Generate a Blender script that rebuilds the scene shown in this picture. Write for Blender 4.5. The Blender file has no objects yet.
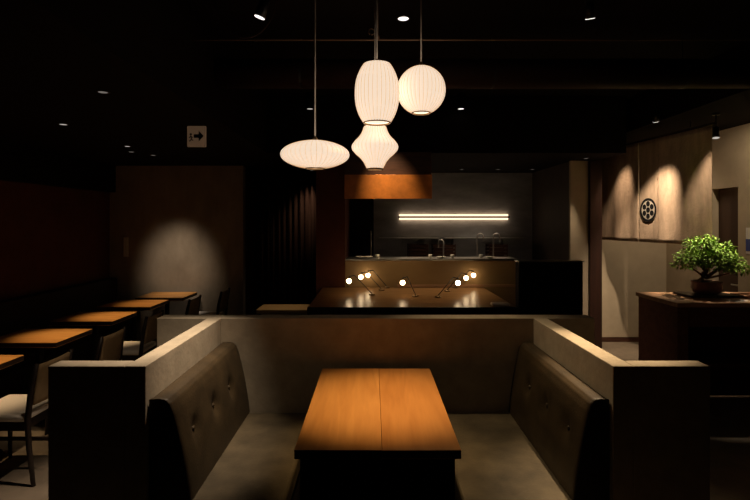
import bpy, bmesh, math, random
from mathutils import Vector, Matrix
random.seed(7)
S = bpy.context.scene
COL = S.collection
PI = math.pi

# ------------------------------------------------------------------ materials
def mat(name, col, rough=.6, metal=0., spec=.5, noise=None, bump=None, emit=None, estr=0., coat=0.):
    m = bpy.data.materials.new(name); m.use_nodes = True
    n = m.node_tree; b = n.nodes['Principled BSDF']
    b.inputs['Base Color'].default_value = (*col, 1)
    b.inputs['Roughness'].default_value = rough
    b.inputs['Metallic'].default_value = metal
    b.inputs['Specular IOR Level'].default_value = spec
    b.inputs['Coat Weight'].default_value = coat
    if emit:
        b.inputs['Emission Color'].default_value = (*emit, 1)
        b.inputs['Emission Strength'].default_value = estr
    tc = n.nodes.new('ShaderNodeTexCoord')
    if noise:
        scale, amt, stretch = noise
        mp = n.nodes.new('ShaderNodeMapping'); mp.inputs['Scale'].default_value = stretch
        n.links.new(tc.outputs['Object'], mp.inputs[0])
        t = n.nodes.new('ShaderNodeTexNoise'); t.inputs['Scale'].default_value = scale
        t.inputs['Detail'].default_value = 6; t.inputs['Roughness'].default_value = .62
        n.links.new(mp.outputs[0], t.inputs['Vector'])
        r = n.nodes.new('ShaderNodeValToRGB')
        r.color_ramp.elements[0].position = .28; r.color_ramp.elements[1].position = .72
        r.color_ramp.elements[0].color = (*[c*(1-amt) for c in col], 1)
        r.color_ramp.elements[1].color = (*[min(1, c*(1+amt)) for c in col], 1)
        n.links.new(t.outputs['Fac'], r.inputs[0]); n.links.new(r.outputs[0], b.inputs['Base Color'])
    if bump:
        scale, st = bump
        t2 = n.nodes.new('ShaderNodeTexNoise'); t2.inputs['Scale'].default_value = scale
        t2.inputs['Detail'].default_value = 5
        n.links.new(tc.outputs['Object'], t2.inputs['Vector'])
        bp = n.nodes.new('ShaderNodeBump'); bp.inputs['Strength'].default_value = st
        bp.inputs['Distance'].default_value = .01
        n.links.new(t2.outputs['Fac'], bp.inputs['Height']); n.links.new(bp.outputs[0], b.inputs['Normal'])
    return m

def wood(name, c1, c2, along=(1, 1, 1), rough=.45, scale=1., seam=None, spec=.4):
    """long grain along the axis whose stretch is small"""
    m = bpy.data.materials.new(name); m.use_nodes = True
    n = m.node_tree; b = n.nodes['Principled BSDF']
    b.inputs['Roughness'].default_value = rough; b.inputs['Specular IOR Level'].default_value = spec
    tc = n.nodes.new('ShaderNodeTexCoord'); oi = n.nodes.new('ShaderNodeObjectInfo')
    add = n.nodes.new('ShaderNodeVectorMath'); add.operation = 'ADD'
    mul = n.nodes.new('ShaderNodeVectorMath'); mul.operation = 'SCALE'; mul.inputs['Scale'].default_value = 7
    n.links.new(oi.outputs['Random'], mul.inputs[0])
    n.links.new(tc.outputs['Object'], add.inputs[0]); n.links.new(mul.outputs[0], add.inputs[1])
    mp = n.nodes.new('ShaderNodeMapping'); mp.inputs['Scale'].default_value = along
    n.links.new(add.outputs[0], mp.inputs[0])
    big = n.nodes.new('ShaderNodeTexNoise'); big.inputs['Scale'].default_value = 5*scale
    big.inputs['Detail'].default_value = 3; big.inputs['Distortion'].default_value = .8
    n.links.new(mp.outputs[0], big.inputs['Vector'])
    fine = n.nodes.new('ShaderNodeTexNoise'); fine.inputs['Scale'].default_value = 55*scale
    fine.inputs['Detail'].default_value = 6
    n.links.new(mp.outputs[0], fine.inputs['Vector'])
    sn = n.nodes.new('ShaderNodeMath'); sn.operation = 'MULTIPLY_ADD'
    sn.inputs[1].default_value = 5.0
    n.links.new(big.outputs['Fac'], sn.inputs[0]); sn.inputs[2].default_value = 0
    fr = n.nodes.new('ShaderNodeMath'); fr.operation = 'PINGPONG'; fr.inputs[1].default_value = .5
    n.links.new(sn.outputs[0], fr.inputs[0])
    mx = n.nodes.new('ShaderNodeMath'); mx.operation = 'MULTIPLY_ADD'; mx.inputs[1].default_value = .8
    n.links.new(fr.outputs[0], mx.inputs[0])
    f2 = n.nodes.new('ShaderNodeMath'); f2.operation = 'MULTIPLY'; f2.inputs[1].default_value = .6
    n.links.new(fine.outputs['Fac'], f2.inputs[0]); n.links.new(f2.outputs[0], mx.inputs[2])
    r = n.nodes.new('ShaderNodeValToRGB')
    r.color_ramp.elements[0].position = .25; r.color_ramp.elements[1].position = .75
    r.color_ramp.elements[0].color = (*c1, 1); r.color_ramp.elements[1].color = (*c2, 1)
    n.links.new(mx.outputs[0], r.inputs[0])
    out = r.outputs[0]
    if seam is not None:      # two boards joined at a seam: a plank has its own tone
        sx = n.nodes.new('ShaderNodeSeparateXYZ'); n.links.new(tc.outputs['Object'], sx.inputs[0])
        gt = n.nodes.new('ShaderNodeMath'); gt.operation = 'GREATER_THAN'; gt.inputs[1].default_value = seam
        n.links.new(sx.outputs['X'], gt.inputs[0])
        mi = n.nodes.new('ShaderNodeMix'); mi.data_type = 'RGBA'; mi.blend_type = 'MULTIPLY'
        mi.inputs[7].default_value = (.9, .84, .78, 1)
        n.links.new(gt.outputs[0], mi.inputs[0]); n.links.new(out, mi.inputs[6]); out = mi.outputs[2]
    n.links.new(out, b.inputs['Base Color'])
    return m

M = {}
M['plaster'] = mat('plaster_tan', (.40, .33, .235), .85, spec=.2, noise=(9, .16, (1, 1, 1)), bump=(40, .15))
M['wallbrown'] = mat('wall_brown', (.11, .036, .020), .85, spec=.2, noise=(4, .2, (1, 1, 1)))
M['wallgrey'] = mat('wall_greige', (.34, .28, .22), .85, spec=.2, noise=(2.5, .22, (1.6, 1, .8)), bump=(25, .2))
M['cream'] = mat('wall_cream', (.46, .37, .26), .85, spec=.2, noise=(5, .08, (1, 1, 1)))
M['black'] = mat('ceiling_black', (.010, .007, .006), .9, spec=.1)
M['blackmetal'] = mat('black_metal', (.012, .010, .010), .45, spec=.4)
M['blackmatte'] = mat('black_matte', (.008, .006, .005), .9, spec=.1)
M['beam'] = mat('dark_beam', (.025, .009, .006), .7, spec=.3, noise=(6, .3, (1, .2, 1)))
M['floor'] = mat('floor_stone', (.20, .155, .11), .5, spec=.3, noise=(3.2, .35, (1, 1, 1)), bump=(30, .12))
M['tablewood'] = wood('table_wood', (.51, .215, .055), (.62, .28, .078), (1, .09, 1), .42, 1., seam=.02, spec=.3)
M['smalltable'] = wood('small_table_wood', (.50, .21, .05), (.66, .32, .09), (.09, 1, 1), .42, 1., spec=.3)
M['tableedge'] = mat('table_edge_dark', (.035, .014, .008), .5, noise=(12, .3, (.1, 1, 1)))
M['leather'] = mat('olive_leather', (.046, .030, .0135), .5, spec=.35, noise=(7, .38, (1, 1, 1)), bump=(90, .15))
M['leatherside'] = mat('dark_leather', (.018, .012, .009), .55, spec=.3)
M['seatleather'] = mat('seat_leather', (.085, .064, .036), .55, spec=.3, noise=(5, .45, (1, 1, 1)), bump=(70, .15))
M['white'] = mat('seat_white', (.78, .70, .62), .8, spec=.2, bump=(120, .1))
M['chairwood'] = mat('chair_dark_wood', (.018, .011, .009), .45, spec=.4)
M['tan'] = mat('chair_tan', (.36, .25, .14), .8, spec=.2, noise=(14, .15, (1, 1, 1)))
M['banq'] = mat('banquette_dark', (.018, .011, .008), .7, spec=.2)
M['darkwood'] = wood('dark_wood', (.045, .017, .010), (.085, .033, .018), (.15, 1, 1), .45)
M['counterbody'] = wood('counter_body', (.14, .05, .028), (.20, .08, .045), (.15, 1, 1), .5)
M['postwood'] = wood('post_wood', (.028, .010, .006), (.045, .016, .009), (1, 1, .1), .55)
M['counterwood'] = wood('counter_wood', (.40, .21, .11), (.52, .30, .17), (.1, 1, 1), .35)
M['barwood'] = wood('bar_wood', (.20, .10, .035), (.30, .16, .06), (.12, 1, 1), .3, spec=.4)
M['olive'] = mat('bar_panel_olive', (.30, .19, .08), .55, spec=.4, noise=(3, .2, (.4, 1, 1)), bump=(50, .1))
M['copper'] = mat('copper', (.60, .20, .035), .45, metal=.25, noise=(4, .35, (1, 1, 1)), bump=(20, .25))
M['steel'] = mat('brushed_steel', (.55, .54, .52), .28, metal=1.)
M['chrome'] = mat('tap_chrome', (.85, .80, .74), .3, metal=.35)
M['darksteel'] = mat('dark_steel_wall', (.55, .54, .54), .5, metal=.15, noise=(3, .3, (.5, 1, 1.5)), bump=(12, .2))
M['fridge'] = mat('fridge_black', (.008, .007, .007), .8, spec=.06)
M['kitchenside'] = mat('kitchen_side_wall', (.06, .04, .026), .7, noise=(3, .3, (1, 1, 1)))
M['door'] = mat('door_brown', (.07, .035, .02), .6, noise=(5, .2, (1, 1, .1)))
M['curtain'] = mat('curtain_dark', (.07, .035, .024), .9, spec=.1)
M['cloth'] = mat('noren_linen', (.54, .39, .275), .9, spec=.1, noise=(9, .28, (1, 1, .3)), bump=(35, .5))
M['ink'] = mat('noren_ink', (.012, .011, .012), .85, spec=.1)
M['dye'] = mat('noren_white', (.60, .52, .43), .9, spec=.1)
M['leaf'] = mat('leaf_green', (.24, .39, .055), .6, spec=.15, noise=(9, .55, (1, 1, 1)))
M['bark'] = mat('bark', (.22, .10, .06), .85, noise=(18, .4, (1, 1, .3)), bump=(60, .6))
M['pot'] = mat('pot_red_brown', (.19, .065, .04), .45, noise=(8, .3, (1, 1, 1)))
M['traydark'] = mat('tray_dark', (.03, .018, .014), .35)
M['soil'] = mat('moss_soil', (.03, .03, .015), .95, bump=(70, .8))
M['paper'] = mat('paper_white', (.75, .72, .68), .8)
M['paperblue'] = mat('paper_blue', (.06, .09, .32), .8)
M['sign'] = mat('sign_face', (.42, .29, .18), .6, emit=(.9, .55, .32), estr=.05)
M['signink'] = mat('sign_ink', (.05, .03, .02), .7)
M['cord'] = mat('cord_white', (.85, .76, .66), .6)
M['brass'] = mat('brass', (.50, .33, .15), .35, metal=.9)
M['pipe'] = mat('pipe_brown', (.20, .12, .07), .6)
M['porcelain'] = mat('porcelain', (.75, .70, .62), .25)
M['rib'] = mat('lamp_wire', (.5, .36, .22), .6, emit=(1, .55, .26), estr=.5)
M['lampbase'] = mat('lamp_metal', (.25, .17, .09), .4, metal=.8)

def emis(name, col, st):
    m = bpy.data.materials.new(name); m.use_nodes = True
    n = m.node_tree; n.nodes.clear()
    o = n.nodes.new('ShaderNodeOutputMaterial'); e = n.nodes.new('ShaderNodeEmission')
    e.inputs[0].default_value = (*col, 1); e.inputs[1].default_value = st
    n.links.new(e.outputs[0], o.inputs[0]); return m
M['globe'] = emis('globe_glow', (1, .72, .42), 14.0)
M['led'] = emis('led_glow', (1, .70, .44), 1.9)
M['lens'] = emis('downlight_lens', (1, .93, .86), 1.6)
M['lensdim'] = emis('downlight_lens_dim', (1, .88, .76), .16)
M['lensmid'] = emis('downlight_lens_mid', (1, .9, .8), .5)
M['shade'] = mat('lamp_shade_film', (.80, .70, .56), .5, spec=.3, emit=(1, .79, .60), estr=.92)

# ------------------------------------------------------------------ mesh helpers
def box(bm, x0, x1, y0, y1, z0, z1, bev=0., seg=2):
    r = bmesh.ops.create_cube(bm, size=1)
    vs = r['verts']
    for v in vs:
        v.co = Vector(((x0+x1)/2+v.co.x*(x1-x0), (y0+y1)/2+v.co.y*(y1-y0), (z0+z1)/2+v.co.z*(z1-z0)))
    if bev:
        es = {e for v in vs for e in v.link_edges}
        bmesh.ops.bevel(bm, geom=list(es), offset=bev, segments=seg, affect='EDGES', profile=.5)
    return bm

def tube(bm, pts, r, n=10, cap=True):
    pts = [Vector(p) for p in pts]
    rs = r if isinstance(r, (list, tuple)) else [r]*len(pts)
    rings = []
    up = Vector((0, 0, 1))
    for i, p in enumerate(pts):
        d = (pts[min(i+1, len(pts)-1)]-pts[max(i-1, 0)]).normalized()
        ref = up if abs(d.dot(up)) < .95 else Vector((1, 0, 0))
        a = d.cross(ref).normalized(); b = d.cross(a).normalized()
        rings.append([bm.verts.new(p+(a*math.cos(2*PI*k/n)+b*math.sin(2*PI*k/n))*rs[i]) for k in range(n)])
    for i in range(len(rings)-1):
        for k in range(n):
            f = bm.faces.new((rings[i][k], rings[i][(k+1) % n], rings[i+1][(k+1) % n], rings[i+1][k])); f.smooth = True
    if cap:
        bm.faces.new(rings[0][::-1]); bm.faces.new(rings[-1])
    return bm

def lathe(bm, prof, n=32, c=(0, 0, 0), cap0=True, cap1=True, lobes=0, depth=0.):
    rings = []
    for (r, z) in prof:
        ring = []
        for k in range(n):
            a = 2*PI*k/n
            rr = r
            if lobes: rr = r*(1-depth*abs(math.cos(a*lobes/2)))
            ring.append(bm.verts.new((c[0]+rr*math.cos(a), c[1]+rr*math.sin(a), c[2]+z)))
        rings.append(ring)
    for i in range(len(rings)-1):
        for k in range(n):
            f = bm.faces.new((rings[i][k], rings[i][(k+1) % n], rings[i+1][(k+1) % n], rings[i+1][k])); f.smooth = True
    if cap0: bm.faces.new(rings[0][::-1])
    if cap1: bm.faces.new(rings[-1])
    return bm

def obj(name, bm, m, parent=None, mats=None):
    bmesh.ops.recalc_face_normals(bm, faces=bm.faces)
    me = bpy.data.meshes.new(name); bm.to_mesh(me); bm.free()
    for x in (mats or [m]): me.materials.append(x if not isinstance(x, str) else M[x])
    if m and not mats: pass
    o = bpy.data.objects.new(name, me); COL.objects.link(o)
    if parent: o.parent = parent
    return o
def B(): return bmesh.new()
def tag(o, label, cat, group=None, kind=None):
    o['label'] = label; o['category'] = cat
    if group: o['group'] = group
    if kind: o['kind'] = kind
    return o
def thing(name, label, cat, loc=(0, 0, 0), rotz=0, group=None):
    o = bpy.data.objects.new(name, None); COL.objects.link(o)
    o.location = loc; o.rotation_euler = (0, 0, rotz); o.empty_display_size = .1
    return tag(o, label, cat, group)
def struct(name, bm, m):
    o = obj(name, bm, M[m]); o['kind'] = 'structure'; return o
def dup(root, loc, rotz, label, group=None):
    r = root.copy(); COL.objects.link(r); r.location = loc; r.rotation_euler = (0, 0, rotz)
    r['label'] = label
    if group: r['group'] = group
    for ch in list(root.children):
        c = ch.copy(); COL.objects.link(c); c.parent = r
        for g in list(ch.children):
            d = g.copy(); COL.objects.link(d); d.parent = c
    return r

# ------------------------------------------------------------------ camera: eye height 1.755, looking along +Y
CZ = 1.755
cam = bpy.data.cameras.new('camera'); co = bpy.data.objects.new('camera', cam); COL.objects.link(co)
co.location = (0, 0, CZ); co.rotation_euler = (PI/2, 0, 0)
cam.sensor_width = 36; cam.lens = 24.0
cam.shift_x = 2/750; cam.shift_y = -28/750
cam.clip_start = .05
S.camera = co

# ------------------------------------------------------------------ setting
struct('floor', box(B(), -4.1, 4.45, -1.6, 9.2, -.1, 0), 'floor')
struct('ceiling', box(B(), -4.1, 4.45, -1.6, 9.2, 3.3, 3.4), 'black')
struct('wall_left', box(B(), -4.1, -3.95, -1.6, 9.2, 0, 3.3), 'wallbrown')
struct('wall_back_left', box(B(), -3.95, -1.95, 7.5, 7.65, 0, 2.6), 'wallgrey')
struct('wall_back', box(B(), -3.95, 4.45, 9.05, 9.2, 0, 3.3), 'wallbrown')
struct('wall_behind', box(B(), -4.1, 4.45, -1.75, -1.6, -.1, 3.4), 'wallbrown')
struct('wall_kitchen_back', box(B(), -.70, 2.75, 8.6, 8.7, 0, 2.6), 'darksteel')
struct('wall_kitchen_left', box(B(), -.70, -.345, 6.15, 8.6, 0, 2.6), 'wallbrown')
struct('wall_kitchen_right', box(B(), 2.74, 3.0, 6.94, 8.7, 0, 2.6), 'kitchenside')
struct('wall_kitchen_front', box(B(), 2.72, 2.969, 6.89, 6.939, 0, 2.6), 'cream')
struct('wall_hall_back', box(B(), 3.14, 4.3, 7.33, 7.45, 0, 2.88), 'cream')
# right wall with the door recess
bm = B(); box(bm, 4.3, 4.45, -1.6, 5.89, 0, 2.95); box(bm, 4.3, 4.45, 6.34, 7.45, 0, 2.95); box(bm, 4.3, 4.45, 5.89, 6.34, 2.17, 2.95)
struct('wall_right', bm, 'cream')
d = obj('door_1', box(B(), 4.38, 4.42, 5.893, 6.337, .01, 2.165, .004), M['door']); d['kind'] = 'structure'
obj('handle', tube(B(), [(4.38, 5.96, 1.0), (4.335, 5.96, 1.0), (4.335, 6.05, 1.0)], .009, 8), M['steel'], d)
# dropped ceilings and soffits
struct('ceiling_left', box(B(), -3.95, -1.3, -1.6, 9.05, 2.6, 3.3), 'black')
struct('ceiling_banquette', box(B(), -3.95, -3.86, -1.6, 7.5, 2.2, 2.6), 'black')
struct('ceiling_kitchen', box(B(), -1.3, 3.1, 6.12, 9.05, 2.6, 3.3), 'black')
struct('ceiling_hall', box(B(), 3.2, 4.3, -1.6, 7.45, 2.885, 3.3), 'black')
struct('trim_1', box(B(), 2.97, 3.135, 6.84, 7.45, 0, 2.98, .006), 'postwood')
struct('baseboard_hall', box(B(), 3.14, 4.3, 7.315, 7.33, 0, .07), 'darkwood')
for i, y in enumerate((2.75, 5.0)):
    struct('trim_%d' % (i+2), box(B(), -1.3, 3.2, y, y+.14, 3.12, 3.3), 'beam')

# curtain in the passage left of the kitchen
bm = B(); n = 90; rows = []
for zi, z in enumerate((.04, 2.5)):
    rows.append([bm.verts.new((-1.93+1.2*k/n, 8.45+.05*math.sin(k*.9)+.02*math.sin(k*2.3), z)) for k in range(n+1)])
for k in range(n):
    f = bm.faces.new((rows[0][k], rows[0][k+1], rows[1][k+1], rows[1][k])); f.smooth = True
cu = thing('curtain', 'dark brown floor-length curtain hanging in the passage left of the kitchen', 'curtain', (0, 0, 0))
o = obj('drape', bm, M['curtain'], cu)
sm = o.modifiers.new('t', 'SOLIDIFY'); sm.thickness = .006
obj('curtain_rail', tube(B(), [(-1.935, 8.45, 2.515), (-.715, 8.45, 2.515)], .014, 10), M['blackmetal'], cu)
for x in (-1.7, -.95): obj('rail_bracket', tube(B(), [(x, 8.45, 2.52), (x, 8.45, 2.6)], .008, 8), M['blackmetal'], cu)

# ------------------------------------------------------------------ booth
HP = 1.055
booth = thing('booth_partition', 'tan plastered low partition that wraps the middle booth on three sides', 'partition', (0, 0, 0))
ZB = .0
obj('back_panel', box(B(), -1.575, 1.615, 3.64, 3.78, ZB, HP, .006), M['plaster'], booth)
obj('side_panel', box(B(), -1.206, -1.106, 2.43, 3.639, ZB, HP-.0005, .004), M['plaster'], booth)
obj('side_panel', box(B(), 1.167, 1.267, 2.43, 3.639, ZB, HP-.0005, .004), M['plaster'], booth)
obj('end_panel', box(B(), -1.58, -1.2065, 2.43, 2.53, ZB, HP-.0005, .004), M['plaster'], booth)
obj('end_panel', box(B(), 1.2675, 1.64, 2.43, 2.53, ZB, HP-.0005, .004), M['plaster'], booth)

def bench(side, label):
    root = thing('booth_bench', label, 'bench', (0, 0, 0), 0, 'booth benches')
    if side < 0: wall, back, front = -1.103, -.895, -.437
    else: wall, back, front = 1.164, .985, .445
    s = side
    y0, y1 = 2.46, 3.632
    box_x = sorted((wall, front))
    obj('seat', box(B(), box_x[0], box_x[1], y0, y1, .255, .375, .022, 3), M['seatleather'], root)
    px = sorted((wall, front+s*.012))
    obj('plinth', box(B(), px[0], px[1], y0+.02, y1, 0, .254), M['chairwood'], root)
    th = abs(wall-back)
    prof = [(th, .377), (th*.965, .45), (th*.89, .55), (th*.80, .65), (th*.69, .75), (th*.60, .82), (th*.52, .86), (th*.42, .879), (th*.28, .884), (.012, .882), (.002, .868)]
    # refine
    fine = []
    for i in range(len(prof)-1):
        for q in range(4):
            t = q/4; fine.append((prof[i][0]*(1-t)+prof[i+1][0]*t, prof[i][1]*(1-t)+prof[i+1][1]*t))
    fine.append(prof[-1])
    btn = [(2.67, .655), (3.0, .655), (3.33, .655)]
    ny = 72; bm = B(); rows = []
    for j in range(ny+1):
        y = y0+(y1-y0)*j/ny
        e = min(y-y0, .03); er = .03-e
        row = []
        for (w, z) in fine:
            k = 0
            for (by, bz) in btn:
                dd = math.hypot(y-by, z-bz)
                k += .026*math.exp(-(dd/.055)**2)
                # soft pleat lines between buttons
                if abs(z-bz) < .03: k += 0
            for i in range(len(btn)-1):
                pass
            ww = max(.0015, w-k-er*er*9)
            row.append(bm.verts.new((wall-s*ww, y, z)))
        rows.append(row)
    for j in range(ny):
        for i in range(len(fine)-1):
            f = bm.faces.new((rows[j][i], rows[j][i+1], rows[j+1][i+1], rows[j+1][i])); f.smooth = True
    backv = [[bm.verts.new((wall-s*.001, y, .377)), ] for y in (y0, y1)]
    f0 = bm.faces.new([backv[0][0]]+rows[0]); f1 = bm.faces.new([backv[1][0]]+rows[-1])
    f0.material_index = 1; f1.material_index = 1
    br = obj('backrest', bm, None, root, mats=['leather', 'leatherside'])
    for (by, bz) in btn:
        bm = B(); bmesh.ops.create_uvsphere(bm, u_segments=12, v_segments=8, radius=.013)
        for v in bm.verts:
            v.co.x *= .6; v.co += Vector((wall-s*(th*.795-.022), by, bz))
        for f in bm.faces: f.smooth = True
        obj('tuft_button', bm, M['leather'], br)
    return root
bench(-1, 'left olive leather booth bench with three buttons in its backrest')
bench(1, 'right olive leather booth bench with three buttons in its backrest')

# booth table
tb = thing('booth_table', 'large orange-brown two-board wooden table in the middle of the booth', 'table', (.022, 2.91, 0))
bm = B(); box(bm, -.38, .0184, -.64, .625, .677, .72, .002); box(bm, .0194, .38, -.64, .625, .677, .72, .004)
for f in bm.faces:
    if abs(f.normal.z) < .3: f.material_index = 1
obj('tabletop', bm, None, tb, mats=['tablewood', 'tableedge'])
for y in (-.50, .48):
    obj('slab_leg', box(B(), -.37, .37, y-.025, y+.025, 0, .654, .004), M['blackmatte'], tb)  # wide black panels, shaped to keep the space under the table dark
obj('underframe', box(B(), -.3, .3, -.5, .5, .655, .676), M['blackmatte'], tb)

# ------------------------------------------------------------------ left dining row
def small_table(loc, label):
    t = thing('dining_table', label, 'table', loc, 0, 'dining tables along the left banquette')
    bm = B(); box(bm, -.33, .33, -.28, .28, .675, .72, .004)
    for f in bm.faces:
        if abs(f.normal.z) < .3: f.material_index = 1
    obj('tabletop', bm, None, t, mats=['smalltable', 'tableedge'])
    obj('pedestal', tube(B(), [(0, 0, .02), (0, 0, .66)], .032, 14), M['blackmetal'], t)
    obj('foot_plate', box(B(), -.22, .22, -.2, .2, 0, .02, .005), M['blackmetal'], t)
    obj('underframe', box(B(), -.2, .2, -.17, .17, .655, .6745), M['blackmetal'], t)
    return t
TY = (3.62, 4.57, 5.49, 6.38, 7.12)
tl = ['nearest dining table of the left row, cut off by the photo\'s left edge',
      'second nearest dining table of the left row, beside the tan-backed chair',
      'middle dining table of the left row, third from either end',
      'fourth dining table of the left row, one before the table at the lit wall',
      'farthest dining table of the left row, right against the lit grey wall']
TX = (-3.05, -3.05, -3.05, -3.05, -2.93)
t0 = small_table((TX[0], TY[0], 0), tl[0])
for i in range(1, 5): dup(t0, (TX[i], TY[i], 0), 0, tl[i])

def chair(loc, label):
    c = thing('dining_chair', label, 'chair', loc, 0, 'dining chairs along the aisle')
    obj('seat', box(B(), -.215, .195, -.21, .21, .425, .475, .018, 3), M['white'], c)
    obj('seat_frame', box(B(), -.205, .185, -.2, .2, .365, .424, .004), M['chairwood'], c)
    for y in (-.19, .19):
        obj('leg', tube(B(), [(-.195, y*1.02, 0), (-.185, y*.95, .366)], [.013, .018], 10), M['chairwood'], c)
        obj('leg', tube(B(), [(.245, y*1.05, 0), (.215, y*1.04, .25), (.205, y*1.04, .43), (.225, y*1.03, .64), (.262, y*1.0, .81)], [.014, .018, .02, .018, .014], 10), M['chairwood'], c)
    bm = B(); ny = 12; nz = 8; rows = []
    for j in range(ny+1):
        y = -.17+.34*j/ny
        rows.append([bm.verts.new((.222+.035*k/nz-.0+.014*(1-(y/.17)**2), y, .53+.265*k/nz)) for k in range(nz+1)])
    for j in range(ny):
        for k in range(nz):
            f = bm.faces.new((rows[j][k], rows[j+1][k], rows[j+1][k+1], rows[j][k+1])); f.smooth = True
    o = obj('backrest', bm, M['tan'], c); sm = o.modifiers.new('t', 'SOLIDIFY'); sm.thickness = .018; sm.offset = 0
    obj('stretcher', box(B(), -.188, .222, -.012, .012, .22, .24), M['chairwood'], c)
    return c
cl = ['nearest white-seated dining chair, half cut off by the photo\'s left edge',
      'dining chair with its tan back showing just above the booth partition end',
      'white-seated dining chair at the middle table of the left row',
      'dining chair at the fourth table of the left row, mostly hidden behind the booth',
      'farthest dining chair, standing dark in front of the lit grey wall']
CX = (-2.50, -2.50, -2.52, -2.50, -2.32)
CY = (3.52, 4.32, 5.18, 6.30, 6.98)
c0 = chair((CX[0], CY[0], 0), cl[0])
for i in range(1, 5): dup(c0, (CX[i], CY[i], 0), 0, cl[i])

bq = thing('banquette', 'long dark upholstered banquette along the left wall', 'bench', (0, 0, 0))
obj('seat', box(B(), -3.93, -3.46, 2.2, 7.45, .30, .44, .02, 3), M['banq'], bq)
obj('plinth', box(B(), -3.93, -3.52, 2.2, 7.45, 0, .299), M['chairwood'], bq)
obj('backrest', box(B(), -3.94, -3.80, 2.2, 7.45, .442, .93, .03, 3), M['banq'], bq)

# slim lighter panel on the back-left wall
sw = thing('wall_panel', 'narrow pale upright intercom panel on the back wall left of the light pool', 'wall panel', (-3.70, 7.5, 1.38))
obj('cover', box(B(), -.035, .035, -.02, -.001, -.145, .145, .005), M['paper'], sw)
obj('button', box(B(), -.014, .014, -.026, -.0205, -.03, .03, .002), M['porcelain'], sw)

# console table with pale edge in front of the passage
ct = thing('console_table', 'low wooden table with a pale lit edge behind the booth, left of the brown pillar', 'table', (-1.01, 6.0, 0))
obj('tabletop', box(B(), -.35, .35, -.2, .2, .69, .735, .004), M['olive'], ct)
obj('lower_rail', box(B(), -.33, .33, -.19, .19, .64, .665, .003), M['olive'], ct)
for x in (-.31, .31):
    for y in (-.17, .17):
        obj('leg', box(B(), x-.018, x+.018, y-.018, y+.018, 0, .689, .003), M['chairwood'], ct)

# ------------------------------------------------------------------ bar and kitchen
bar = thing('bar_counter', 'dark bar counter with glossy wooden top and seven little globe lamps on it', 'counter', (0, 0, 0))
obj('countertop', box(B(), -.62, 1.36, 4.72, 6.17, .91, .95, .006), M['barwood'], bar)
obj('body', box(B(), -.55, 1.33, 4.9, 6.17, 0, .909), M['blackmetal'], bar)
obj('front_rail', box(B(), -.62, 1.36, 4.70, 4.719, .84, .953, .004), M['blackmetal'], bar)
ps = thing('pass_counter', 'olive-brown raised kitchen pass behind the globe lamps', 'counter', (0, 0, 0))
obj('front_panel', box(B(), -.344, 1.80, 6.175, 6.24, 0, 1.275, .004), M['olive'], ps)
obj('pass_ledge', box(B(), -.344, 1.80, 6.175, 6.55, 1.276, 1.30, .004), M['steel'], ps)
obj('wood_ledge', box(B(), .30, 1.80, 6.165, 6.174, .955, .985, .001), M['counterwood'], ps)
cb = thing('side_cabinet', 'tall plain black cabinet with a thin steel top right of the bar', 'cabinet', (0, 0, 0))
obj('body', box(B(), 1.46, 2.10, 5.0, 5.13, 0, 1.355, .004), M['fridge'], cb)
obj('top', box(B(), 1.45, 2.11, 4.98, 5.14, 1.356, 1.368, .003), M['steel'], cb)
obj('door', box(B(), 1.475, 1.772, 4.985, 4.999, .1, 1.33, .002), M['fridge'], cb)
obj('door', box(B(), 1.782, 2.08, 4.985, 4.999, .1, 1.33, .002), M['fridge'], cb)
kl = thing('kitchen_counter', 'steel kitchen worktop running along the kitchen back wall', 'counter', (0, 0, 0))
obj('worktop', box(B(), .02, 2.70, 7.9, 8.59, 1.03, 1.07, .004), M['steel'], kl)
obj('cupboard', box(B(), .05, 2.70, 7.95, 8.59, 0, 1.029), M['fridge'], kl)
fr = thing('refrigerator', 'black tall refrigerator at the left end of the kitchen', 'refrigerator', (0, 0, 0))
obj('body', box(B(), -.335, .01, 7.35, 8.1, 0, 2.1, .01), M['fridge'], fr)
obj('handle', tube(B(), [(-.03, 7.35, 1.2), (-.03, 7.31, 1.22), (-.03, 7.31, 1.6), (-.03, 7.35, 1.62)], .008, 8), M['steel'], fr)
# steel wall shelf
sh = thing('wall_shelf', 'thin steel shelf across the kitchen wall under the strip light', 'shelf', (0, 0, 0))
obj('board', box(B(), .1, 2.60, 8.22, 8.597, 1.475, 1.492, .003), M['steel'], sh)
for x in (.5, 1.35, 2.2):
    obj('bracket', box(B(), x-.01, x+.01, 8.4, 8.597, 1.36, 1.4745), M['steel'], sh)
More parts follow.
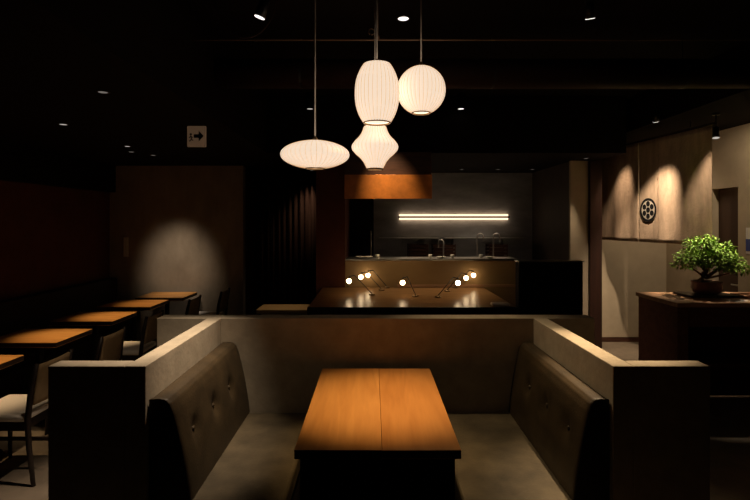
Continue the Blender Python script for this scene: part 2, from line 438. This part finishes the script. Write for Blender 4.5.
# trays under the shelf, on the worktop
bm_t = [(.74, .32), (1.17, .36), (2.05, .30)]
lab = ['dark slatted crate on the kitchen worktop left of the tap', 'dark slatted crate on the kitchen worktop right of the tap', 'dark slatted crate on the kitchen worktop at the far right']
for (x, w), lb in zip(bm_t, lab):
    cr = thing('crate', lb, 'crate', (x, 8.3, 1.071), 0, 'crates on the kitchen worktop')
    bm = B(); box(bm, -w/2, w/2, -.14, .14, 0, .015)
    for q in range(5): box(bm, -w/2, w/2, -.14, -.128, .03+q*.06, .07+q*.06); box(bm, -w/2, w/2, .128, .14, .03+q*.06, .07+q*.06)
    obj('slats', bm, M['darkwood'], cr)
    for sx in (-w/2-.001, w/2-.011):
        for sy in (-.127, .115): obj('corner_post', box(B(), sx, sx+.012, sy, sy+.012, .016, .32), M['darkwood'], cr)
def faucet(x, y, z, hgt, label, reach):
    f = thing('faucet', label, 'faucet', (x, y, z), 0, 'kitchen faucets')
    obj('base', lathe(B(), [(.028, 0), (.028, .02), (.014, .03)], 16), M['chrome'], f)
    pts = [(0, 0, .03), (0, 0, hgt-.05)]+[(reach/2-reach/2*math.cos(a), 0, hgt-.05+.05*math.sin(a)) for a in [PI*k/8 for k in range(1, 9)]]+[(reach, 0, hgt-.13)]
    obj('spout', tube(B(), pts, .011, 10), M['chrome'], f)
    obj('lever', tube(B(), [(0, 0, .05), (0, -.06, .08)], .007, 8), M['chrome'], f)
faucet(1.13, 8.02, 1.071, .40, 'single steel faucet standing between the two left crates', -.08)
faucet(1.66, 7.98, 1.071, .50, 'taller left faucet of the pair right of the crates', .10)
faucet(1.92, 7.98, 1.071, .50, 'taller right faucet of the pair right of the crates', .10)
# plates and cups on the pass ledge
items = [(-.17, 'plate'), (-.06, 'plate'), (.06, 'cup'), (.72, 'cup'), (.86, 'plate'), (1.0, 'cup'), (1.36, 'cup'), (1.48, 'plate')]
desc = {-.17: 'small white plate at the left end of the pass', -.06: 'small white plate second from the left end of the pass', .06: 'little white cup above the left globe lamps',
        .72: 'little white cup left of the plate in the middle of the pass', .86: 'small white plate in the middle of the pass', 1.0: 'little white cup just right of the middle plate on the pass',
        1.36: 'little white cup near the right end of the pass', 1.48: 'small white plate at the right end of the pass'}
for x, k in items:
    t = B()
    if k == 'plate':
        lathe(t, [(.03, 0), (.032, .006), (.06, .018), (.058, .021), (.03, .010)], 24, cap1=True)
    else:
        lathe(t, [(.018, 0), (.024, .02), (.026, .045), (.023, .045), (.02, .02), (.012, .008)], 20)
    o = obj('white_'+k, t, M['porcelain']); o.location = (x, 6.3, 1.301)
    tag(o, desc[x], k, 'white dishes on the kitchen pass')
# copper lintel
li = thing('copper_lintel', 'glowing copper-brown lintel box above the left of the kitchen opening', 'lintel', (0, 0, 0))
obj('front_sheet', box(B(), -.344, .71, 6.02, 6.03, 2.035, 2.325, .002), M['copper'], li)
obj('box_body', box(B(), -.34, .705, 6.031, 6.115, 2.04, 2.60), M['darkwood'], li)
# strip light
sl = thing('strip_light', 'long warm strip light glowing above and below its dark bar on the kitchen wall', 'light', (0, 0, 0))
obj('housing', box(B(), .43, 2.33, 8.52, 8.59, 1.826, 1.854), M['blackmetal'], sl)
obj('upper_diffuser', box(B(), .45, 2.31, 8.54, 8.585, 1.855, 1.887, .006), M['led'], sl)
obj('lower_diffuser', box(B(), .45, 2.31, 8.54, 8.585, 1.793, 1.825, .006), M['led'], sl)
obj('bracket', box(B(), 1.3, 1.46, 8.5855, 8.6, 1.80, 1.88), M['blackmetal'], sl)
# white towel on bar
tw = obj('folded_towel', box(B(), -.085, .085, -.05, .05, 0, .03, .012, 3), M['white']); tw.location = (1.22, 4.80, .951)
tag(tw, 'small folded white towel on the right end of the bar', 'towel')

# globe lamps on the bar
def globe_lamp(bx, gx, y, gz, label, arm_top):
    t = thing('globe_lamp', label, 'lamp', (bx, y, .951), 0, 'globe lamps on the bar')
    obj('base', lathe(B(), [(.035, 0), (.035, .012), (.012, .018)], 20), M['lampbase'], t)
    ax, az = arm_top
    obj('arm', tube(B(), [(0, 0, .015), (ax-bx, 0, az-.951)], .0045, 8), M['blackmetal'], t)
    obj('socket', tube(B(), [(gx-bx, 0, gz-.951+.024), (gx-bx, 0, gz-.951+.048), (ax-bx, 0, az-.951)], [.011, .008, .0045], 10), M['blackmetal'], t)
    bm = B(); bmesh.ops.create_uvsphere(bm, u_segments=20, v_segments=14, radius=.027)
    for v in bm.verts: v.co += Vector((gx-bx, 0, gz-.951))
    for f in bm.faces: f.smooth = True
    obj('globe', bm, M['globe'], t)
L = [(-.01, -.264, 5.5, 'left'), (.10, -.142, 5.87, 'left'), (.17, -.061, 6.10, 'left')]
gz = [1.106, 1.109, 1.106]
nm = ['nearest of the three globe lamps leaning left on the bar', 'middle of the three globe lamps leaning left on the bar', 'farthest of the three globe lamps leaning left on the bar']
for (bx, gx, y, s), z, n_ in zip(L, gz, nm): globe_lamp(bx, gx, y, z, n_, (gx+.06, z+.062))
R = [(.69, .906, 5.33), (.86, 1.08, 5.8), (1.0, 1.226, 6.10)]
gz = [1.105, 1.105, 1.106]
nm = ['nearest of the three globe lamps leaning right on the bar', 'middle of the three globe lamps leaning right on the bar', 'farthest of the three globe lamps leaning right on the bar']
for (bx, gx, y), z, n_ in zip(R, gz, nm): globe_lamp(bx, gx, y, z, n_, (gx-.05, z+.062))
globe_lamp(.46, .32, 5.4, 1.100, 'lone globe lamp in the middle of the bar', (.37, 1.165))

# ------------------------------------------------------------------ pendant lamps
def pendant(name, label, loc, prof, ribs, cordtop, ringr, lower=None):
    t = thing(name, label, 'pendant lamp', loc, 0, 'ribbed white pendant lamps over the booth')
    n = ribs*6
    sh = obj('lamp_shade', lathe(B(), prof, n, cap0=False, cap1=True, lobes=ribs, depth=.018), M['shade'], t)
    bm = B()
    for k in range(ribs):
        a = 2*PI*(k+.0)/ribs
        tube(bm, [((r*.984+.0006)*math.cos(a), (r*.984+.0006)*math.sin(a), z) for r, z in prof], .0011, 4)
    obj('wire_ribs', bm, M['rib'], sh)
    zb = prof[0][1]
    obj('bottom_ring', lathe(B(), [(ringr, zb-.004), (ringr+.004, zb-.002), (ringr+.004, zb+.006), (ringr-.002, zb+.006), (ringr-.002, zb-.003)], 32, cap0=False, cap1=False), M['lampbase'], t)
    bm = B(); lathe(bm, [(ringr*.9, zb+.012), (ringr*.9, zb+.014)], 32)
    obj('glow_disc', bm, M['shade'], t)
    zt = prof[-1][1]
    obj('cap', lathe(B(), [(.016, zt-.002), (.016, zt+.015), (.005, zt+.03)], 16), M['lampbase'], t)
    obj('cord', tube(B(), [(0, 0, zt+.02), (0, 0, cordtop-loc[2]-.025)], .0046, 6), M['cord'], t)
    obj('canopy', lathe(B(), [(.055, cordtop-loc[2]-.025), (.05, cordtop-loc[2])], 24), M['blackmetal'], t)
def ell(R, H, n, rmin_b, rmin_t, p=2.):
    out = []
    for i in range(n+1):
        z = -1+2*i/n
        out.append((z, R*(max(0, 1-abs(z)**p))**(1/p)))
    return out
CE = 3.3
# saucer: .41 wide, .165 tall
R_, H_ = .199, .078
prof = []
for i in range(25):
    a = -1.22+2.44*i/24
    z = math.sin(a)/math.sin(1.22); r = math.cos(a)
    prof.append((R_*(.26+.74*(r-math.cos(1.22))/(1-math.cos(1.22))), H_*z))
pendant('saucer_pendant', 'flat saucer-shaped ribbed white pendant lamp, left of the others', (-.336, 2.9, 2.145), prof, 40, CE, .052)
# cigar
prof = []
for i in range(21):
    z = -1+2*i/20
    prof.append((.129-.050*abs(z)**2.4, .169*z))
pendant('cigar_pendant', 'tall barrel-shaped ribbed white pendant lamp, left of the ball lamp', (.023, 2.9, 2.499), prof, 32, CE, .076)
# ball
prof = []
for i in range(25):
    a = -1.2+2.55*i/24
    prof.append((.148*math.cos(a), .148*math.sin(a)))
pendant('ball_pendant', 'round ball-shaped ribbed white pendant lamp, rightmost of the cluster', (.294, 3.05, 2.558), prof, 36, CE, .054)
# lantern (waisted) lamp
pts = [(.048, -.137), (.058, -.118), (.072, -.09), (.092, -.065), (.120, -.040), (.142, -.015), (.147, .005), (.142, .022), (.125, .045), (.104, .066), (.088, .088), (.078, .110), (.072, .130), (.066, .138)]
fine = []
for i in range(len(pts)-1):
    for q in range(2):
        t = q/2; fine.append((pts[i][0]*(1-t)+pts[i+1][0]*t, pts[i][1]*(1-t)+pts[i+1][1]*t))
fine.append(pts[-1])
pendant('lantern_pendant', 'waisted lantern-shaped ribbed white pendant lamp hanging just below the barrel lamp', (.012, 3.07, 2.210), [(r*.98, z*.96) for r, z in fine], 32, CE, .046)

# conduit that crosses above the pendants
cd = thing('ceiling_conduit', 'thin brown conduit crossing the dark ceiling behind the lamp cords', 'conduit', (0, 0, 0))
obj('pipe', tube(B(), [(-1.299, 3.2, 2.92), (3.199, 3.2, 2.92)], .006, 8), M['pipe'], cd)
for x in (.03,):
    obj('hanger', tube(B(), [(x, 3.2, 2.92), (x, 3.2, 3.3)], .005, 8), M['pipe'], cd)
obj('joint_box', lathe(B(), [(.0, -.018), (.016, -.012), (.019, 0), (.016, .012), (.0, .018)], 14, (.022, 3.17, 2.925), cap0=False, cap1=False), M['pipe'], cd)
obj('hook', tube(B(), [(-.01+.018*math.cos(a), 3.19, 2.968+.020*math.sin(a)) for a in [k*PI/6 for k in range(-3, 9)]], .004, 8), M['pipe'], cd)
# hanging loop of cable, top left of the pendants
cb_ = obj('ceiling_cable', tube(B(), [(-1.05+.42*(1-math.cos(a))*.5, 3.3, 3.29-.32*math.sin(a)) for a in [PI*k/20 for k in range(21)]], .006, 8), M['beam'])
tag(cb_, 'loop of brown cable sagging from the ceiling near the upper left spotlight', 'cable')
# duct
du = thing('air_duct', 'dark round air duct running across the ceiling at the back', 'duct', (0, 0, 0))
obj('duct_pipe', tube(B(), [(-1.29, 4.2, 3.0), (3.19, 4.2, 3.0)], .12, 24), M['beam'], du)
for x in (-.6, 1.0, 2.6):
    obj('strap', lathe(B(), [(.123, -.01), (.123, .01)], 24, cap0=False, cap1=False), M['blackmetal'], du)
    st = du.children[-1]; st.rotation_euler = (0, PI/2, 0); st.location = (x, 4.2, 3.0)
    obj('rod', tube(B(), [(x, 4.2, 3.12), (x, 4.2, 3.3)], .005, 8), M['blackmetal'], du)

# ------------------------------------------------------------------ lights and their fixtures
WARM = (1, .70, .42)
def spot(loc, aim, watts, ang, blend=.7, col=WARM, r=.03, fix=None):
    l = bpy.data.lights.new('spot_lamp', 'SPOT'); l.energy = watts; l.spot_size = math.radians(ang)
    l.spot_blend = blend; l.color = col; l.shadow_soft_size = r
    o = bpy.data.objects.new('spot_lamp', l); COL.objects.link(o)
    d = Vector(aim)-Vector(loc)
    o.rotation_euler = d.to_track_quat('-Z', 'Y').to_euler()
    o.location = Vector(loc)
    return o
def downlight(x, y, z, label, lens='lens', r=.042):
    t = thing('ceiling_downlight', label, 'downlight', (x, y, z), 0, 'recessed ceiling downlights')
    obj('trim_ring', lathe(B(), [(r, -.006), (r+.012, -.005), (r+.014, -.0005), (r, -.0005)], 24, cap0=False, cap1=False), M['blackmetal'], t)
    obj('lens', lathe(B(), [(r*.97, -.004), (r*.97, -.001)], 24), M[lens], t)
    return t
def spotlight(x, y, z, ceil, aim, label, lens='lens', r=.034, ln=.11):
    t = thing('track_spotlight', label, 'spotlight', (x, y, z), 0, 'black ceiling spotlights')
    d = (Vector(aim)-Vector((x, y, z))).normalized()
    p0 = -d*ln; p1 = Vector((0, 0, 0))
    obj('head', tube(B(), [p0, p1], [r*.8, r], 18), M['blackmetal'], t)
    obj('lens', tube(B(), [p1-d*.002+d*.003, p1+d*.004], r*.92, 18), M[lens], t)
    top = p0*.6
    obj('yoke', tube(B(), [top, top+Vector((0, 0, .06)), (top.x, top.y, ceil-z-.02)], .007, 8), M['blackmetal'], t)
    obj('mount', lathe(B(), [(.035, -.02), (.035, 0)], 18, (top.x, top.y, ceil-z)), M['blackmetal'], t)
    return Vector((x, y, z))+d*.02

def cylinder_light(x, y, z, ceil, label, lens='lens', r=.034):
    t = thing('cylinder_downlight', label, 'downlight', (x, y, z), 0, 'black cylinder downlights')
    obj('housing', lathe(B(), [(r+.008, 0), (r+.008, ceil-z)], 20, cap0=False), M['blackmetal'], t)
    obj('lens', lathe(B(), [(r+.006, .003), (r+.006, .006)], 20), M[lens], t)
# over the booth
downlight(.03, 2.33, 3.3, 'ceiling downlight just in front of the booth table', 'lens')
spot((.03, 2.33, 3.28), (.03, 2.90, .72), 310, 30, 1, (1, .68, .33), .05)
downlight(.23, 3.79, 3.3, 'bright ceiling downlight between the barrel and ball lamp cords')
spot((.23, 3.79, 3.28), (.86, 2.95, .5), 105, 46, 1, (1, .76, .46))
p = spotlight(-.68, 3.0, 2.985, 3.3, (-1.35, 3.15, 1.05), 'black ceiling spotlight left of the lamp cords, aimed at the left partition')
spot(p, (-1.22, 3.02, 1.0), 360, 43, 1, (1, .80, .60))
p = spotlight(1.52, 3.5, 3.18, 3.3, (1.9, 4.3, 1.05), 'bright ceiling spotlight above the right partition')
spot(p, (1.30, 2.84, 1.05), 520, 27, 1, (1, .74, .46))
cylinder_light(-.756, 6.0, 3.11, 3.3, 'small ceiling downlight behind the saucer lamp', 'lensmid', .03)
spot((-.80, 5.98, 3.09), (-1.05, 6.0, .7), 60, 24, 1, (1, .74, .46))
cylinder_light(1.056, 6.0, 3.11, 3.3, 'small ceiling downlight right of the ball lamp, above the kitchen front', 'lens', .03)
spot((1.056, 5.98, 3.09), (.6, 5.5, .95), 50, 50, 1, (1, .70, .40))
# left row
for (x, y, lb, ln) in ((-2.67, 4.31, 'dim ceiling downlight above the second table of the left row', 'lensmid'),
                   (-2.73, 5.56, 'dim ceiling downlight above the middle table of the left row', 'lensmid'),
                   (-2.77, 6.3, 'dim ceiling downlight nearest the lit grey wall', 'lensdim'),
                   (-1.75, 3.24, 'very dim ceiling downlight nearest the camera over the aisle', 'lensdim')):
    downlight(x, y, 2.6, lb, ln, .03)
for i, (x, y) in enumerate(zip(TX, TY)):
    w = (105, 125, 118, 85, 60)[i]
    spot((-2.70, y-.05, 2.57), (-2.82, y, .72), w, 29, 1, (1, .70, .38) if i < 4 else (1, .86, .7))
downlight(-2.67, 3.45, 2.6, 'ceiling downlight above the nearest table of the left row', 'lensmid', .03)
downlight(-2.9, 6.0, 2.6, 'dim ceiling downlight between the one above the middle table and the last one', 'lensdim', .03)
spot((-2.9, 6.0, 2.57), (-2.90, 7.5, 1.15), 125, 36, 1, (1, .80, .58), .16)
spot((-1.75, 3.24, 2.57), (-2.2, 3.95, .75), 22, 55, 1, (1, .76, .50))
downlight(-1.0, 8.15, 2.6, 'small ceiling downlight in the passage in front of the dark curtain', 'lensdim', .03)
spot((-1.0, 8.15, 2.58), (-1.15, 8.4, 1.0), 9, 80, 1, (1, .78, .55))
cylinder_light(.10, 5.3, 3.1, 3.3, 'cylinder downlight behind the barrel lamp, in front of the copper lintel', 'lensdim', .03)
spot((.10, 5.3, 3.08), (.20, 6.02, 2.16), 85, 40, 1, (1, .72, .40))
downlight(.45, 6.45, 2.6, 'added unseen downlight above the kitchen pass, behind the copper lintel', 'lensdim', .03)  # lamp and fixture added out of sight to brighten the pass and dishes
spot((.45, 6.45, 2.58), (.8, 6.5, 1.3), 40, 110, 1, (1, .78, .52))
# hall and noren
p = spotlight(3.15, 5.57, 2.88, 3.3, (3.45, 6.1, 2.0), 'ceiling spotlight left of the hanging cloth, aimed at its emblem')
spot(p, (3.45, 6.30, 1.50), 190, 48, .8, (1, .78, .55))
cylinder_light(3.24, 6.55, 2.84, 2.885, 'added tiny ceiling downlight at the far end of the hanging cloth', 'lensdim', .02)  # fixture added for the lamp that lights the cloth's far end
spot((3.22, 6.55, 2.82), (3.36, 6.95, 1.45), 55, 46, 1, (1, .74, .50))
p = spotlight(3.56, 5.19, 2.63, 2.885, (3.40, 4.97, 1.1), 'black spotlight at the right end of the hanging cloth', 'lensmid')
spot(p, (3.30, 5.02, 1.1), 290, 38, .8, (1, .82, .60))
spot((3.30, 5.25, 2.86), (3.62, 5.35, 1.6), 45, 50, .8, (1, .78, .55))  # no fixture of its own; lights the cloth's right end
downlight(3.95, 6.7, 2.885, 'hall downlight behind the hanging cloth', 'lens', .03)
spot((3.95, 6.7, 2.86), (3.75, 6.9, 0), 45, 140, 1, (1, .80, .56), .25)
spot((4.0, 4.9, 2.86), (4.3, 6.1, 2.0), 55, 85, .9, (1, .80, .56), .05)
downlight(4.0, 4.9, 2.885, 'added unseen hall downlight over the reception counter, near the right wall', 'lens', .03)  # lamp and fixture added out of view to brighten the right wall
# wall end right of the kitchen, copper lintel, kitchen
downlight(2.82, 6.62, 2.6, 'ceiling downlight above the lit wall end right of the kitchen', 'lensdim', .03)
spot((2.72, 6.62, 2.58), (2.70, 6.92, 1.30), 40, 25, 1, (1, .80, .56))
for x, lb in ((1.42, 'left of the three tiny kitchen ceiling lights'), (2.0, 'middle of the three tiny kitchen ceiling lights'), (2.55, 'right of the three tiny kitchen ceiling lights')):
    downlight(x, 8.0, 2.6, lb, 'lensdim', .03)
spot((2.0, 8.0, 2.58), (1.7, 8.0, 1.1), 30, 70, 1, (1, .80, .60))
spot((1.42, 8.0, 2.58), (1.1, 8.0, 1.1), 22, 60, 1, (1, .80, .60))

# exit sign
es = thing('exit_sign', 'small square tan exit sign with a dark running figure and arrow, hung from the ceiling', 'sign', (-1.48, 4.2, 2.385))
obj('panel', box(B(), -.078, .078, -.012, .012, 0, .175, .004), M['sign'], es)
bm = B()
vs = [(-.02, .075), (.02, .075), (.02, .045), (.062, .09), (.02, .135), (.02, .105), (-.02, .105)]
f = bm.faces.new([bm.verts.new((x, -.0135, z)) for x, z in vs]); bmesh.ops.solidify(bm, geom=[f], thickness=.001)
obj('arrow', bm, M['signink'], es)
bm = B()
lathe(bm, [(.0, -.010), (.008, -.006), (.010, 0), (.008, .006), (.0, .010)], 12, (-.046, 0, .105), cap0=False, cap1=False)
for v in bm.verts: v.co.y = -.0125+v.co.y*.1
for q in ([(-.046, .093), (-.040, .066)], [(-.040, .066), (-.026, .05)], [(-.040, .066), (-.058, .045)], [(-.045, .088), (-.06, .075)], [(-.045, .088), (-.03, .078)]):
    tube(bm, [(x, -.0128, z) for x, z in q], .004, 6)
obj('running_figure', bm, M['signink'], es)
for x in (-.055, .055): obj('hanger', tube(B(), [(x, 0, .174), (x, 0, .215)], .004, 8), M['blackmetal'], es)

# ------------------------------------------------------------------ noren (hanging cloth)
A = Vector((3.31, 7.30)); Bv = Vector((3.60, 5.30)); U = (Bv-A).normalized(); Ln = (Bv-A).length
NN = Vector((U.y, -U.x))           # towards the dining room
if NN.x > 0: NN = -NN
nr = thing('noren_curtain', 'tall tan linen shop curtain with a black round crest, hanging on the right', 'curtain', (0, 0, 0))
cuts = [0.0, .424, .595, 1.0]
Zt, Zbt = 2.78, 1.500
rnd = random.Random(3)
for i in range(3):
    a, b = cuts[i]*Ln+.003, cuts[i+1]*Ln-.003
    bm = B(); nx = 48; nz = 24; rows = []
    ph = rnd.uniform(0, 6)
    for k in range(nz+1):
        tz = k/nz; z = Zt+(Zbt-Zt)*tz
        row = []
        for j in range(nx+1):
            s = a+(b-a)*j/nx
            e = (j/nx-.5)*2
            amp = (.004 if i == 1 else .016)*(.25+.75*tz)
            off = amp*math.sin(s*(15 if i != 1 else 8)+ph)+.016*abs(e)**6*tz*(.2 if i == 1 else -1)*.6
            q = A+U*s+NN*off
            row.append(bm.verts.new((q.x, q.y, z)))
        rows.append(row)
    for k in range(nz):
        for j in range(nx):
            f = bm.faces.new((rows[k][j], rows[k][j+1], rows[k+1][j+1], rows[k+1][j])); f.smooth = True
    o = obj('cloth_panel', bm, M['cloth'], nr)
    sm = o.modifiers.new('t', 'SOLIDIFY'); sm.thickness = .004; sm.offset = 0
# crest, printed on the middle panel
def disc(bm, s, z, r0, r1, off, mi=0, n=40):
    v0 = []; v1 = []
    for k in range(n):
        an = 2*PI*k/n
        def P(r):
            q = A+U*(s+r*math.cos(an))+NN*off
            return bm.verts.new((q.x, q.y, z+r*math.sin(an)))
        v1.append(P(r1))
        if r0: v0.append(P(r0))
    if r0:
        for k in range(n): bm.faces.new((v1[k], v1[(k+1) % n], v0[(k+1) % n], v0[k])).material_index = mi
    else: bm.faces.new(v1).material_index = mi
sC = .514*Ln; zC = 1.905
bm = B(); disc(bm, sC, zC, 0, .140, .0090, 1); disc(bm, sC, zC, .118, .150, .0105); disc(bm, sC, zC, 0, .036, .0105)
for k in range(6):
    an = PI/2+k*PI/3; disc(bm, sC+.078*math.cos(an), zC+.078*math.sin(an), 0, .035, .0105, 0, 24)
bmf = bm
em = obj('crest', bm, None, nr, mats=['ink', 'dye'])
em['label'] = 'black round crest of seven dots in a ring'
q0, q1 = A-U*.02, Bv+U*.02
obj('rod', tube(B(), [(q0.x+.02, q0.y, Zt+.012), (q1.x, q1.y, Zt+.012)], .014, 12), M['postwood'], nr)
for t in (.15, .85):
    q = A+U*Ln*t; obj('hanger', tube(B(), [(q.x, q.y, Zt+.012), (q.x, q.y, 2.885)], .006, 8), M['blackmetal'], nr)

# ------------------------------------------------------------------ reception counter
rc = thing('reception_counter', 'wooden reception counter at the right with a plant on its pale top', 'counter', (0, 0, 0))
obj('top', box(B(), 2.74, 3.98, 4.50, 5.22, .985, 1.025, .005), M['counterwood'], rc)
obj('side_panel', box(B(), 2.76, 2.86, 4.53, 5.20, 0, .984, .003), M['counterbody'], rc)
obj('side_panel', box(B(), 3.86, 3.96, 4.53, 5.20, 0, .984, .003), M['darkwood'], rc)
obj('apron', box(B(), 2.8605, 3.8595, 4.54, 4.57, .80, .984, .003), M['counterbody'], rc)
obj('back_panel', box(B(), 2.8605, 3.8595, 5.0, 5.03, .02, .984), M['darkwood'], rc)
obj('shelf', box(B(), 2.8605, 3.8595, 4.6, 4.999, .42, .45), M['darkwood'], rc)

# tray, pot, plant
pl = thing('potted_bonsai', 'bushy bright green potted bonsai on the reception counter', 'plant', (3.30, 4.95, 1.026))
obj('tray', box(B(), -.24, .22, -.15, .15, 0, .022, .006), M['traydark'], pl)
obj('pot', lathe(B(), [(.085, .023), (.115, .035), (.135, .08), (.128, .125), (.135, .135), (.135, .145), (.115, .145), (.11, .125)], 28), M['pot'], pl)
obj('moss', lathe(B(), [(.109, .126), (.08, .14), (.0001, .148)], 24, cap0=True, cap1=False), M['soil'], pl)
tr = tube(B(), [(-.03, 0, .09), (-.05, .01, .15), (-.02, .0, .22), (.02, -.01, .28), (.01, 0, .36), (0, 0, .44)], [.045, .036, .03, .024, .017, .01], 12)
trunk = obj('trunk', tr, M['bark'], pl)
rnd = random.Random(11)
blobs = [(-.24, -.03, .31, .10, .05), (-.15, -.06, .39, .13, .08), (-.05, .02, .50, .14, .08), (.07, -.08, .44, .15, .10), (.14, .02, .40, .14, .09),
         (.22, -.03, .33, .13, .07), (.33, .0, .26, .11, .045), (.05, .12, .42, .14, .10), (-.09, .10, .37, .14, .09), (-.02, -.12, .36, .14, .09), (.15, -.10, .31, .12, .06), (.02, .0, .555, .08, .045)]
bm = B()
for (x, y, z, r, h) in blobs:
    tube(bm, [(0, 0, max(.17, z-.14)), (x*.55, y*.55, z-.05), (x, y, z)], [.012, .008, .004], 7)
obj('branches', bm, M['bark'], pl)
bm = B()
def leaf(bm, p, d, w, l):
    d = d.normalized(); ref = Vector((0, 0, 1)) if abs(d.z) < .9 else Vector((1, 0, 0))
    a = d.cross(ref).normalized(); nn = a.cross(d).normalized()
    v = [bm.verts.new(p), bm.verts.new(p+d*l*.45+a*w+nn*.004), bm.verts.new(p+d*l-nn*.006), bm.verts.new(p+d*l*.45-a*w+nn*.004), bm.verts.new(p+d*l*.5-nn*.002)]
    for q in ((0, 1, 4), (1, 2, 4), (2, 3, 4), (3, 0, 4)): bm.faces.new([v[k] for k in q])
for (x, y, z, r, h) in blobs:
    for k in range(int(2600*r*r*4.2)):
        while True:
            u = Vector((rnd.uniform(-1, 1), rnd.uniform(-1, 1), rnd.uniform(-.8, 1)))
            if .25 < u.length < 1: break
        p = Vector((x+u.x*r, y+u.y*r, z+u.z*h))
        if p.z > .42 and p.y > .2: continue
        d = Vector((u.x+rnd.uniform(-.6, .6), u.y+rnd.uniform(-.6, .6), u.z*.5+rnd.uniform(-.5, .4)))
        leaf(bm, p, d, rnd.uniform(.009, .014), rnd.uniform(.035, .055))
fo = obj('foliage', bm, M['leaf'], pl); fo['kind'] = 'stuff'
# wooden tray and leaflet on the counter
wt = thing('wooden_tray', 'flat reddish wooden tray on the reception counter right of the bonsai', 'tray', (3.68, 4.86, 1.026))
obj('plate', box(B(), -.14, .14, -.1, .1, 0, .010, .003), M['counterwood'], wt)
bm = B(); box(bm, -.14, .14, -.1, -.09, .0105, .024); box(bm, -.14, .14, .09, .1, .0105, .024); box(bm, -.14, -.13, -.0895, .0895, .0105, .024); box(bm, .13, .14, -.0895, .0895, .0105, .024)
obj('rim', bm, M['counterwood'], wt)
lf = obj('leaflet', box(B(), -.09, .09, -.05, .05, 0, .003), M['paper']); lf.location = (3.38, 4.62, 1.026); lf.rotation_euler = (0, 0, .2)
tag(lf, 'pale paper leaflet lying at the front edge of the reception counter', 'paper')
# poster on right wall
po = thing('wall_poster', 'white and blue notice on the cream wall right of the brown door', 'poster', (4.2985, 5.52, 1.39))
obj('sheet', box(B(), -.003, 0, -.24, .24, 0, .30), M['paper'], po)
obj('printed_band', box(B(), -.0045, -.0031, -.24, .24, .03, .17), M['paperblue'], po)

# ------------------------------------------------------------------ world and colour
w = bpy.data.worlds.new('world'); S.world = w; w.use_nodes = True
w.node_tree.nodes['Background'].inputs[0].default_value = (.02, .012, .008, 1)
w.node_tree.nodes['Background'].inputs[1].default_value = .05
S.view_settings.view_transform = 'Standard'; S.view_settings.look = 'None'
S.view_settings.exposure = 0; S.view_settings.gamma = 1
S.view_settings.use_curve_mapping = False
S.cycles.use_denoising = True
S.cycles.max_bounces = 6; S.cycles.diffuse_bounces = 2
S.cycles.sample_clamp_indirect = 3
